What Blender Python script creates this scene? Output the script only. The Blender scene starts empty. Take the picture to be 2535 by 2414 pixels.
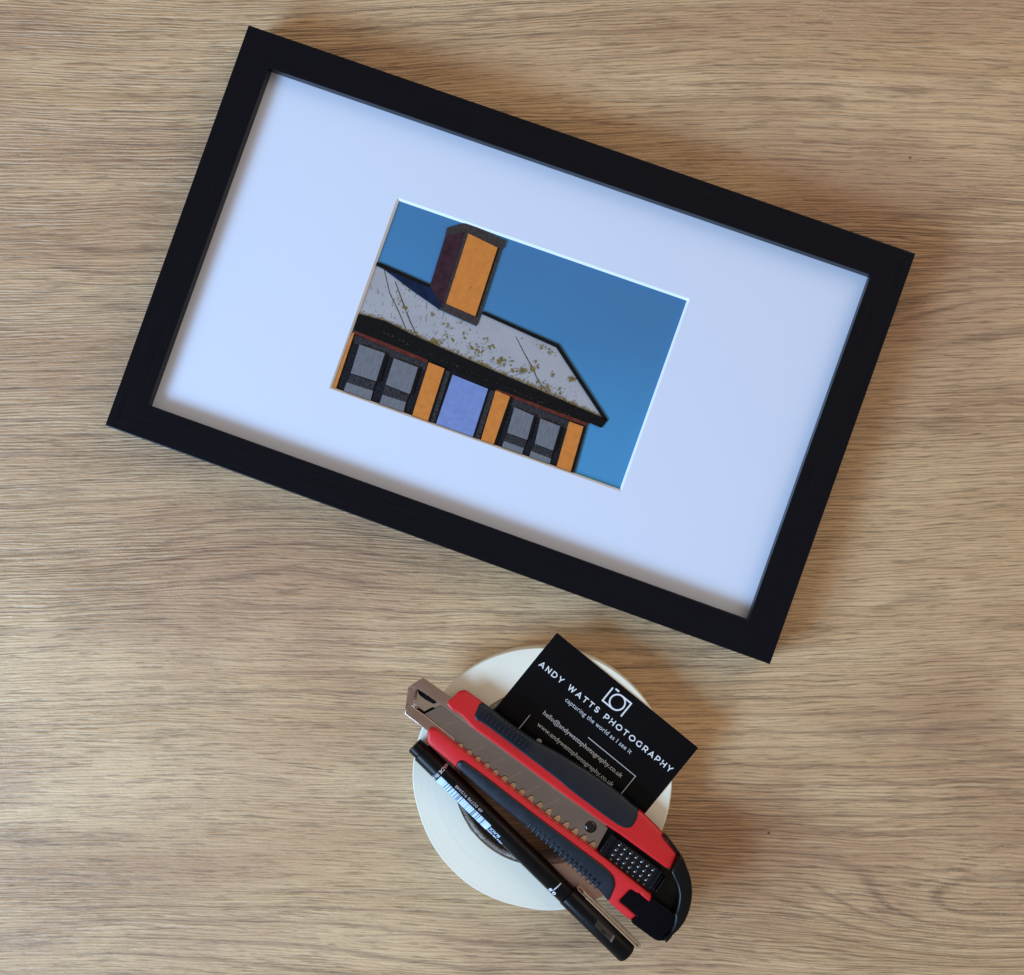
import bpy, bmesh, math, random
from mathutils import Vector, Matrix
from mathutils.geometry import delaunay_2d_cdt

# ------------------------------------------------------------------ camera, light, exposure
sc = bpy.context.scene
C = sc.collection
MM = 0.001
R = math.radians
random.seed(7)

cam_d = bpy.data.cameras.new('camera')
cam = bpy.data.objects.new('camera', cam_d)
C.objects.link(cam)
sc.camera = cam
rot = Matrix([[0.99938211, 0.00066178, 0.03514199], [0.0, 0.99982273, -0.01882835], [-0.03514822, 0.01881672, 0.99920495]])
cam.matrix_world = Matrix.Translation((0, 0, 0.5761)) @ rot.to_4x4()
cam_d.sensor_fit = 'HORIZONTAL'
cam_d.sensor_width = 36.0
cam_d.lens = 36.0 * 2900.0 / 2535.0
cam_d.clip_start = 0.01
cam_d.clip_end = 50.0

w = bpy.data.worlds.new('World')
sc.world = w
w.use_nodes = True
bg = w.node_tree.nodes['Background']
bg.inputs['Color'].default_value = (1.0, 0.86, 0.74, 1)
bg.inputs['Strength'].default_value = 0.335

def area(name, pos, target, sx, sy, power, col):
    d = bpy.data.lights.new(name, 'AREA')
    d.shape = 'RECTANGLE'; d.size = sx; d.size_y = sy; d.energy = power; d.color = col
    o = bpy.data.objects.new(name, d); C.objects.link(o)
    o.location = pos
    v = Vector(target) - Vector(pos)
    o.rotation_euler = v.to_track_quat('-Z', 'Y').to_euler()
    return o
# daylight window beyond the lower left of the table, warm room light from the other side
area('window_light', (-1.30, -0.75, 0.86), (0, 0, 0), 0.95, 0.55, 31.5, (0.57, 0.95, 1.42))
area('room_light', (1.75, 1.35, 1.45), (0, 0, 0), 2.0, 1.6, 15.0, (1.18, 0.96, 0.75))

sc.view_settings.view_transform = 'Standard'
sc.view_settings.look = 'None'
sc.view_settings.exposure = 0.0
sc.view_settings.gamma = 1.0
sc.view_settings.use_curve_mapping = False

# ------------------------------------------------------------------ helpers
def tag(o, label=None, cat=None, kind=None, group=None):
    if label: o['label'] = label
    if cat: o['category'] = cat
    if kind: o['kind'] = kind
    if group: o['group'] = group
    return o

def thing(name, label, cat, loc, rotz=0.0):
    o = bpy.data.objects.new(name, None); C.objects.link(o)
    o.empty_display_size = 0.01
    o.location = (loc[0]*MM, loc[1]*MM, loc[2]*MM); o.rotation_euler = (0, 0, rotz)
    return tag(o, label, cat)

def link(name, me, parent):
    o = bpy.data.objects.new(name, me); C.objects.link(o)
    if parent: o.parent = parent
    return o

class G:
    """collects vertices (in millimetres) and faces for one mesh"""
    def __init__(s): s.v = []; s.f = []; s.m = []; s.flat = set()
    def add(s, vs, fs, mi=0):
        b = len(s.v); s.v += [tuple(p) for p in vs]
        for f in fs: s.f.append([b+i for i in f]); s.m.append(mi)
        return s
    def mesh(s, name, mats, angle=38):
        me = bpy.data.meshes.new(name)
        me.from_pydata([(x*MM, y*MM, z*MM) for x, y, z in s.v], [], s.f)
        for mt in (mats if isinstance(mats, (list, tuple)) else [mats]): me.materials.append(mt)
        me.polygons.foreach_set('material_index', s.m)
        me.polygons.foreach_set('use_smooth', [i not in s.flat for i in range(len(s.f))])
        bm = bmesh.new(); bm.from_mesh(me)
        bmesh.ops.remove_doubles(bm, verts=bm.verts, dist=2e-7)
        bmesh.ops.recalc_face_normals(bm, faces=bm.faces); bm.to_mesh(me); bm.free()
        me.set_sharp_from_angle(angle=R(angle))
        return me
    def build(s, name, mats, parent=None, angle=38):
        return link(name, s.mesh(name, mats, angle), parent)

def ccw(p):
    a = sum(p[i][0]*p[(i+1) % len(p)][1]-p[(i+1) % len(p)][0]*p[i][1] for i in range(len(p)))
    return [tuple(q) for q in p] if a > 0 else [tuple(q) for q in reversed(p)]

def chaikin(p, n=1, t=0.25):
    for _ in range(n):
        o = []
        for i in range(len(p)):
            a, b = p[i], p[(i+1) % len(p)]
            o.append((a[0]*(1-t)+b[0]*t, a[1]*(1-t)+b[1]*t)); o.append((a[0]*t+b[0]*(1-t), a[1]*t+b[1]*(1-t)))
        p = o
    return p

def inset(p, d):
    """move every side of a counter-clockwise outline inwards by d"""
    n = len(p); o = []
    for i in range(n):
        a, b, c = Vector(p[i-1]), Vector(p[i]), Vector(p[(i+1) % n])
        e1 = (b-a); e2 = (c-b)
        if e1.length < 1e-9 or e2.length < 1e-9: o.append(tuple(b)); continue
        n1 = Vector((-e1.y, e1.x)).normalized(); n2 = Vector((-e2.y, e2.x)).normalized()
        m = n1+n2
        if m.length < 1e-6: m = n1
        m.normalize(); k = d/max(0.5, m.dot(n1))
        o.append(tuple(b+m*k))
    return o

def slab(g, pts, z0, z1, r=0.3, seg=4, rb=0.0, mi=0, mtop=None, grow=0.0):
    """an outline raised from z0 to z1 with its upper edge rounded by r and its lower edge by rb"""
    p = ccw(pts)
    if grow: p = inset(p, -grow)
    rings = []
    if rb > 0:
        for k in range(3):
            a = k/3*math.pi/2
            rings.append((inset(p, rb*(1-math.sin(a))), z0+rb*(1-math.cos(a))))
        rings.append((p, z0+rb))
    else: rings.append((p, z0))
    if r > 0:
        for k in range(seg+1):
            a = k/seg*math.pi/2
            rings.append((inset(p, r*(1-math.cos(a))), z1-r+r*math.sin(a)))
    else: rings.append((p, z1))
    n = len(p); vs = []; fs = []
    for q, z in rings: vs += [(x, y, z) for x, y in q]
    for k in range(len(rings)-1):
        for i in range(n):
            j = (i+1) % n
            fs.append([k*n+i, k*n+j, (k+1)*n+j, (k+1)*n+i])
    g.add(vs, fs, mi)
    for (q, z), up in ((rings[0], False), (rings[-1], True)):
        cv, _, cf, *_ = delaunay_2d_cdt([Vector(a) for a in q], [], [list(range(n))], 1, 1e-5)
        k = len(g.f)
        g.add([(a.x, a.y, z) for a in cv], [list(f) if up else list(f)[::-1] for f in cf], mi if (mtop is None or not up) else mtop)
        g.flat.update(range(k, len(g.f)))
    return g

def tilt(g, y0, s, zmin):
    """lower the top of a handle half the further it lies from the knife's axis"""
    g.v = [(x, y, z-max(-0.6, (abs(y)-y0)*s)*min(1.0, max(0.0, (z-zmin)/2.0))) for x, y, z in g.v]
    return g

def lathe_x(g, prof, yc, zc, n=48, mi=0):
    """profile (x, radius) turned round an axis along x"""
    vs = []; fs = []
    for x, r in prof:
        for k in range(n):
            a = 2*math.pi*k/n
            vs.append((x, yc+r*math.cos(a), zc+r*math.sin(a)))
    for i in range(len(prof)-1):
        for k in range(n):
            j = (k+1) % n
            fs.append([i*n+k, i*n+j, (i+1)*n+j, (i+1)*n+k])
    fs.append(list(range(n))); fs.append([(len(prof)-1)*n+k for k in range(n)])
    g.add(vs, fs, mi); return g

def box(g, x0, x1, y0, y1, z0, z1, mi=0):
    g.add([(x, y, z) for x in (x0, x1) for y in (y0, y1) for z in (z0, z1)],
          [(0, 1, 3, 2), (4, 6, 7, 5), (0, 4, 5, 1), (2, 3, 7, 6), (0, 2, 6, 4), (1, 5, 7, 3)], mi); return g

def stroke(g, pts, wd, z, mi=0):
    """flat line of width wd along a path"""
    for a, b in zip(pts[:-1], pts[1:]):
        z += 0.003
        a = Vector(a); b = Vector(b); d = (b-a).normalized(); n = Vector((-d.y, d.x))*wd/2
        a = a-d*wd/2; b = b+d*wd/2
        g.add([(*(a+n), z), (*(a-n), z), (*(b-n), z), (*(b+n), z)], [(0, 1, 2, 3)], mi)

def ring(g, cx, cy, r, wd, z, n=48, mi=0):
    vs = []; fs = []
    for k in range(n):
        a = 2*math.pi*k/n
        for q in (r-wd/2, r+wd/2): vs.append((cx+q*math.cos(a), cy+q*math.sin(a), z))
    for k in range(n):
        j = (k+1) % n; fs.append((2*k, 2*k+1, 2*j+1, 2*j))
    g.add(vs, fs, mi)

def text2d(s, width=None, height=1.0, bold=0.0, spacing=1.0, res=3):
    """letters as flat faces: baseline y = 0, starts at x = 0, scaled to a width or a cap height"""
    cu = bpy.data.curves.new('letters', 'FONT'); cu.body = s; cu.size = 1.0; cu.offset = bold
    cu.space_character = spacing; cu.resolution_u = res
    o = bpy.data.objects.new('letters', cu); C.objects.link(o)
    dg = bpy.context.evaluated_depsgraph_get()
    me = bpy.data.meshes.new_from_object(o.evaluated_get(dg))
    vs = [tuple(v.co[:2]) for v in me.vertices]; fs = [list(p.vertices) for p in me.polygons]
    bpy.data.objects.remove(o); bpy.data.meshes.remove(me); bpy.data.curves.remove(cu)
    x0 = min(v[0] for v in vs); x1 = max(v[0] for v in vs)
    k = height/0.72 if width is None else width/(x1-x0)
    return [((x-x0)*k, y*k*(1 if width is None else height/0.72/k)) for x, y in vs], fs

# ------------------------------------------------------------------ materials
class NT:
    def __init__(s, name):
        s.mat = bpy.data.materials.new(name); s.mat.use_nodes = True
        s.t = s.mat.node_tree; s.b = s.t.nodes['Principled BSDF']
    def n(s, typ, **kw):
        o = s.t.nodes.new(typ)
        for k, v in kw.items(): setattr(o, k, v)
        return o
    def put(s, sock, v):
        if v is None: return
        if isinstance(v, bpy.types.NodeSocket): s.t.links.new(v, sock)
        else: sock.default_value = v
    def m(s, op, a, b=None, c=None):
        o = s.n('ShaderNodeMath', operation=op)
        s.put(o.inputs[0], a); s.put(o.inputs[1], b)
        if c is not None: s.put(o.inputs[2], c)
        return o.outputs[0]
    def add(s, *a):
        r = a[0]
        for q in a[1:]: r = s.m('ADD', r, q)
        return r
    def mul(s, a, b): return s.m('MULTIPLY', a, b)
    def sub(s, a, b): return s.m('SUBTRACT', a, b)
    def vec(s, x, y, z=0.0):
        o = s.n('ShaderNodeCombineXYZ'); s.put(o.inputs[0], x); s.put(o.inputs[1], y); s.put(o.inputs[2], z); return o.outputs[0]
    def noise(s, v, scale=1.0, detail=2.0, rough=0.5, dist=0.0):
        o = s.n('ShaderNodeTexNoise'); s.put(o.inputs['Vector'], v); o.inputs['Scale'].default_value = scale
        o.inputs['Detail'].default_value = detail; o.inputs['Roughness'].default_value = rough; o.inputs['Distortion'].default_value = dist
        return o.outputs['Fac']
    def step(s, v, lo, hi, a=0.0, b=1.0):
        o = s.n('ShaderNodeMapRange', interpolation_type='SMOOTHSTEP'); s.put(o.inputs[0], v)
        for i, q in enumerate((lo, hi, a, b)): o.inputs[i+1].default_value = q
        return o.outputs[0]
    def mix(s, f, a, b, mode='MIX'):
        o = s.n('ShaderNodeMix', data_type='RGBA', blend_type=mode); s.put(o.inputs[0], f)
        for i, q in ((6, a), (7, b)):
            s.put(o.inputs[i], q if isinstance(q, bpy.types.NodeSocket) else (*q, 1))
        return o.outputs[2]
    def bump(s, h, strength=0.5, dist=0.0005):
        o = s.n('ShaderNodeBump'); s.put(o.inputs['Height'], h); o.inputs['Strength'].default_value = strength
        o.inputs['Distance'].default_value = dist; s.t.links.new(o.outputs[0], s.b.inputs['Normal'])
    def set(s, **kw):
        for k, v in kw.items(): s.put(s.b.inputs[k.replace('_', ' ')], v)
        return s.mat
    def pos(s):
        o = s.n('ShaderNodeNewGeometry'); p = s.n('ShaderNodeSeparateXYZ'); s.t.links.new(o.outputs['Position'], p.inputs[0]); return o.outputs['Position'], p.outputs
    def obj(s):
        o = s.n('ShaderNodeTexCoord'); p = s.n('ShaderNodeSeparateXYZ'); s.t.links.new(o.outputs['Object'], p.inputs[0]); return o.outputs['Object'], p.outputs

def plain(name, col, rough=0.45, metal=0.0, spec=0.5, var=0.10, scale=250.0, bump=0.0, rvar=0.08, coat=0.0):
    t = NT(name); v, _ = t.obj()
    nz = t.noise(v, scale, 4, 0.6)
    dark = tuple(c*(1-var) for c in col); light = tuple(min(1, c*(1+var)) for c in col)
    t.set(Base_Color=t.mix(nz, dark, light), Metallic=metal, Specular_IOR_Level=spec, Coat_Weight=coat,
          Roughness=t.step(t.noise(v, scale*0.3, 3), 0.25, 0.75, max(0.02, rough-rvar), min(1, rough+rvar)))
    if bump: t.bump(t.noise(v, scale*6, 3, 0.6), bump, 0.0001)
    return t.mat

def wood():
    t = NT('wood_laminate'); _, xyz = t.pos(); x, y = xyz[0], xyz[1]
    c5 = lambda n: t.sub(n, 0.5)
    n1 = c5(t.noise(t.vec(t.mul(x, 2.6), t.mul(y, 4.0), 3.3), 1, 1))
    n2 = c5(t.noise(t.vec(t.mul(x, 11), t.mul(y, 30), 8.1), 1, 2))
    n3 = c5(t.noise(t.vec(t.mul(x, 80), t.mul(y, 160), 1.7), 1, 2))
    v = t.add(y, t.mul(n1, 0.036), t.mul(n2, 0.0042), t.mul(n3, 0.0006))
    v0 = v
    glow = None
    for kx, ky, sl, sr, sy, A in ((0.205, -0.196, 0.075, 0.30, 0.024, 0.036), (0.225, 0.105, 0.07, 0.20, 0.022, -0.017),
                                  (-0.218, 0.122, 0.030, 0.08, 0.012, 0.007), (-0.120, -0.018, 0.07, 0.08, 0.020, -0.013), (-0.05, -0.225, 0.09, 0.12, 0.016, 0.007)):
        dx = t.sub(x, kx); dy = t.m('DIVIDE', t.sub(y, ky), sy)
        sx = t.add(sl, t.mul(t.step(dx, -0.01, 0.01), sr-sl))
        q = t.m('DIVIDE', dx, sx)
        g = t.m('EXPONENT', t.mul(t.add(t.mul(q, q), t.mul(dy, dy)), -1.0))
        v = t.add(v, t.mul(g, A)); glow = g if glow is None else t.m('MAXIMUM', glow, g)
    vk = v; v = t.add(t.mul(vk, 0.22), t.mul(v0, 0.78))
    # the embossed pores: nearly regular fine furrows that waver, break off and start again
    wv = t.add(t.mul(v, 610), t.mul(t.noise(t.vec(t.mul(x, 9), t.mul(v, 110), 0.5), 1, 3, 0.6), 5.0))
    cs = t.m('COSINE', t.mul(wv, 6.2832))
    brk = t.noise(t.vec(t.mul(x, 18), t.mul(v, 480), 6.1), 1, 3, 0.6)
    ga = t.add(t.mul(t.mul(cs, t.step(brk, 0.30, 0.62)), 0.26), t.mul(t.sub(brk, 0.5), 0.75), 0.5)
    gb = t.noise(t.vec(t.mul(x, 70), t.mul(v, 1150), 5.5), 1, 2, 0.6)
    v = vk
    band = t.noise(t.vec(t.mul(x, 2.6), t.mul(v, 40), 2.2), 1, 4, 0.62)
    tone = t.noise(t.vec(t.mul(x, 6.0), t.mul(y, 9.0), 7.7), 1, 3, 0.55)
    smear = t.noise(t.vec(t.mul(x, 12.0), t.mul(v, 60.0), 4.7), 1, 3, 0.6)
    rw = t.noise(t.vec(t.mul(x, 3.0), t.mul(v, 25), 9.1), 1, 2)
    fr = t.m('FRACT', t.add(t.mul(v, 120), t.mul(rw, 2.2)))
    line = t.step(t.m('ABSOLUTE', t.sub(fr, 0.5)), 0.0, 0.17, 1.0, 0.0)
    msk = t.m('MAXIMUM', t.mul(t.step(t.noise(t.vec(t.mul(x, 5.5), t.mul(y, 14), 6.6), 1, 2), 0.44, 0.60), 0.75), t.step(glow, 0.05, 0.4, 0.0, 0.85))
    col = t.mix(t.step(band, 0.32, 0.70), WOOD_LIGHT, WOOD_MID)
    wide = t.noise(t.vec(t.mul(x, 1.6), t.mul(v, 15), 11.4), 1, 3, 0.6)
    col = t.mix(t.mul(t.step(wide, 0.48, 0.66), 0.55), col, WOOD_RED)
    col = t.mix(t.mul(t.step(tone, 0.46, 0.68), 0.75), col, WOOD_RED)
    col = t.mix(t.mul(t.step(smear, 0.58, 0.76), 0.50), col, WOOD_DARK)
    col = t.mix(t.mul(t.mul(line, msk), 0.56), col, WOOD_DARK)
    amp = t.step(t.noise(t.vec(t.mul(x, 3.5), t.mul(v0, 17), 2.9), 1, 3), 0.34, 0.66, 0.48, 1.0)
    pore = t.mul(t.step(ga, 0.24, 0.46, 1.0, 0.0), amp)
    col = t.mix(t.mul(pore, 0.76), col, WOOD_PORE)
    col = t.mix(t.mul(t.step(gb, 0.34, 0.48, 1.0, 0.0), 0.42), col, WOOD_PORE)
    col = t.mix(t.mul(t.mul(t.step(ga, 0.58, 0.86), amp), 0.34), col, WOOD_HI)
    fl = t.noise(t.vec(t.mul(x, 800), t.mul(v0, 1100), 3.1), 1, 2, 0.6)
    fm = t.step(t.noise(t.vec(t.mul(x, 9), t.mul(y, 26), 5.3), 1, 2), 0.5, 0.66)
    col = t.mix(t.mul(t.mul(t.step(fl, 0.62, 0.72), fm), 0.45), col, (0.88, 0.74, 0.54))  # tiny glints of light painted into the colour as pale flecks
    # two tiny dark specks in the print of the laminate
    for kx, ky in ((0.1745, 0.172), (0.1045, -0.157), (0.0665, 0.262)):
        dx = t.sub(x, kx); dy = t.sub(y, ky)
        dd = t.m('SQRT', t.add(t.mul(dx, dx), t.mul(dy, dy)))
        col = t.mix(t.step(dd, 0.0003, 0.0009, 0.85, 0.0), col, (0.03, 0.015, 0.008))
    t.set(Base_Color=col, Roughness=t.step(ga, 0.3, 0.7, 0.55, 0.42), Specular_IOR_Level=0.5)
    h = t.add(t.mul(t.mul(ga, amp), 1.0), t.mul(gb, 0.5), t.mul(t.noise(t.vec(t.mul(x, 240), t.mul(v0, 800), 1.1), 1, 2), 0.35))
    t.bump(h, 0.75, 0.0009)
    return t.mat

WOOD_LIGHT = (0.755, 0.515, 0.292); WOOD_MID = (0.605, 0.382, 0.200); WOOD_RED = (0.47, 0.266, 0.151)
WOOD_DARK = (0.20, 0.112, 0.073); WOOD_PORE = (0.085, 0.045, 0.027); WOOD_HI = (0.84, 0.64, 0.39)

M = {}
M['wood'] = wood()
def frame_black():
    t = NT('black_frame_lacquer'); v, xyz = t.obj()
    g = t.noise(t.vec(t.mul(xyz[0], 25), t.mul(xyz[1], 700), 0), 1, 3, 0.6)
    t.set(Base_Color=t.mix(g, (0.0026, 0.0031, 0.0055), (0.0044, 0.0050, 0.0085)), Roughness=t.step(g, 0.3, 0.7, 0.24, 0.36), Specular_IOR_Level=0.16)
    t.bump(g, 0.07, 0.0003); return t.mat
M['frame'] = frame_black()
M['mat'] = plain('blue_white_mat_board', (0.725, 0.785, 0.945), 0.85, var=0.015, scale=900, bump=0.05, spec=0.2)
M['core'] = plain('white_mat_core', (0.88, 0.90, 0.92), 0.9, var=0.03, scale=1500, spec=0.2)
M['paper'] = plain('cream_paper_edge', (0.80, 0.74, 0.64), 0.8, var=0.05, spec=0.2)
M['card'] = plain('black_card_face', (0.0028, 0.0029, 0.0044), 0.32, var=0.3, scale=90, spec=0.13, bump=0.03)
M['ink'] = plain('white_ink', (0.80, 0.82, 0.86), 0.6, var=0.04, spec=0.2)
M['ink_thin'] = plain('thin_white_ink', (0.56, 0.58, 0.63), 0.6, var=0.05, spec=0.2)
M['red'] = plain('red_plastic', (0.66, 0.014, 0.020), 0.40, var=0.06, scale=120, spec=0.45, bump=0.02)
M['rubber'] = plain('charcoal_rubber', (0.008, 0.013, 0.024), 0.44, var=0.15, scale=700, spec=0.34, bump=0.08)
M['black'] = plain('black_plastic', (0.004, 0.0036, 0.0036), 0.34, var=0.2, spec=0.20)
M['navy'] = plain('smooth_black_plastic', (0.0015, 0.002, 0.004), 0.25, var=0.2, spec=0.12)
M['gloss'] = plain('gloss_black_plastic', (0.004, 0.004, 0.005), 0.10, var=0.2, spec=0.6, rvar=0.03)
M['stud'] = plain('shiny_stud_plastic', (0.008, 0.009, 0.012), 0.20, var=0.2, spec=0.7, rvar=0.02, coat=0.12)
M['slide'] = plain('blue_black_plastic', (0.004, 0.005, 0.008), 0.30, var=0.2, spec=0.26)
M['steel'] = plain('brushed_steel', (0.62, 0.55, 0.50), 0.20, metal=1.0, var=0.08, scale=300, rvar=0.06)
M['blade'] = plain('grey_blade_steel', (0.36, 0.33, 0.335), 0.24, metal=1.0, var=0.20, scale=45, rvar=0.10)
M['rack'] = plain('warm_rack_steel', (0.50, 0.38, 0.34), 0.22, metal=1.0, var=0.10, scale=300, rvar=0.06)
M['tooth'] = plain('golden_tooth_steel', (0.72, 0.52, 0.36), 0.30, metal=1.0, var=0.10, scale=300, rvar=0.06)
M['slot'] = plain('dark_slot', (0.004, 0.004, 0.004), 0.7, spec=0.1)  # black for the shade painted on the sheath floor
M['clip'] = plain('clip_steel', (0.82, 0.74, 0.64), 0.22, metal=1.0, var=0.10, scale=300, rvar=0.06)
M['pen'] = plain('pen_black_plastic', (0.0025, 0.0027, 0.0036), 0.36, var=0.2, spec=0.18)
M['smoke'] = plain('smoked_clear_plastic', (0.030, 0.023, 0.019), 0.22, var=0.45, scale=250, spec=0.6)
M['smoke_light'] = plain('clear_plastic_rim', (0.15, 0.13, 0.12), 0.25, var=0.2, scale=250)
M['barcode'] = plain('pale_barcode_ink', (0.56, 0.72, 0.92), 0.5, var=0.05)
def tape():
    t = NT('cream_paper_tape'); _, p = t.obj()
    r = t.m('SQRT', t.add(t.mul(p[0], p[0]), t.mul(p[1], p[1])))
    g = t.noise(t.vec(t.mul(r, 2600), t.mul(p[2], 40), 0), 1, 3, 0.6)
    big = t.noise(t.vec(t.mul(p[0], 40), t.mul(p[1], 40), 3), 1, 3)
    t.set(Base_Color=t.mix(t.mul(t.step(g, 0.35, 0.70), 0.35), t.mix(big, (0.865, 0.83, 0.70), (0.90, 0.87, 0.745)), (0.79, 0.76, 0.64)), Roughness=0.62, Specular_IOR_Level=0.35,
          Subsurface_Weight=0.0)
    t.bump(g, 0.05, 0.0003); return t.mat
M['tape'] = tape()
def cardboard():
    t = NT('grey_cardboard'); v, p = t.obj()
    g = t.noise(v, 900, 4, 0.7)
    t.set(Base_Color=t.mix(t.step(g, 0.3, 0.7), (0.22, 0.19, 0.17), (0.52, 0.48, 0.45)), Roughness=0.9, Specular_IOR_Level=0.2)
    t.bump(g, 0.5, 0.0008); return t.mat
M['cardboard'] = cardboard()

# ------------------------------------------------------------------ the table
g = G()
box(g, -480, 480, -420, 420, -22, 0)
tag(g.build('table_top', M['wood']), 'pale oak laminate table top with fine horizontal grain', None, 'structure')

# ------------------------------------------------------------------ picture frame
FR = thing('picture_frame', 'black wooden picture frame holding a mounted photo of an orange chimney house', 'picture frame', ([-22.56, 80.83][0], [-22.56, 80.83][1], 0), -0.34234)
FW, FH, RW, MATZ = 338.4, 206.1, 16.5, 12.0
prof = [(0, 0), (0, 17.5), (0.15, 17.85), (0.5, 18), (RW-0.35, 18), (RW-0.1, 17.9), (RW, 17.65), (RW, MATZ+0.25), (11, MATZ+0.25), (11, 0)]
def rail(L):
    g = G(); n = len(prof); vs = []
    for s in (-1, 1):
        for u, z in prof: vs.append((s*(L/2-u-0.03), u, z))
    fs = [[i, (i+1) % n, n+(i+1) % n, n+i] for i in range(n)] + [list(range(n))[::-1], list(range(n, 2*n))]
    return g.add(vs, fs).mesh('rail', M['frame'], 4)
ml, ms = rail(FW), rail(FH)
for me, x, y, a in ((ml, 0, -FH/2, 0), (ml, 0, FH/2, 180), (ms, FW/2, 0, 90), (ms, -FW/2, 0, -90)):
    o = link('rail', me, FR); o.location = (x*MM, y*MM, 0); o.rotation_euler = (0, 0, R(a))
# mat board with a bevelled window
g = G()
wx0, wx1, wy0, wy1 = -73.7, 76.3, -49.6, 48.9
BV = 1.05
def rect(x0, x1, y0, y1, z): return [(x0, y0, z), (x1, y0, z), (x1, y1, z), (x0, y1, z)]
ox, oy = FW/2-12, FH/2-12
vs = rect(-ox, ox, -oy, oy, MATZ) + rect(wx0, wx1, wy0, wy1, MATZ)
g.add(vs, [(i, (i+1) % 4, 4+(i+1) % 4, 4+i) for i in range(4)], 0)
vs = rect(wx0, wx1, wy0, wy1, MATZ) + rect(wx0+BV, wx1-BV, wy0+BV, wy1-BV, MATZ-1.4)
g.add(vs, [(i, (i+1) % 4, 4+(i+1) % 4, 4+i) for i in range(4)], 1)
vs = rect(-ox, ox, -oy, oy, MATZ) + rect(-ox, ox, -oy, oy, MATZ-1.4)
g.add(vs, [(i, (i+1) % 4, 4+(i+1) % 4, 4+i) for i in range(4)], 1)
vs = rect(wx0+BV, wx1-BV, wy0+BV, wy1-BV, MATZ-1.4) + rect(-ox, ox, -oy, oy, MATZ-1.4)
g.add(vs, [(i, (i+1) % 4, 4+(i+1) % 4, 4+i) for i in range(4)], 1)
g.build('mat_board', [M['mat'], M['core']], FR, 20)
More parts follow.
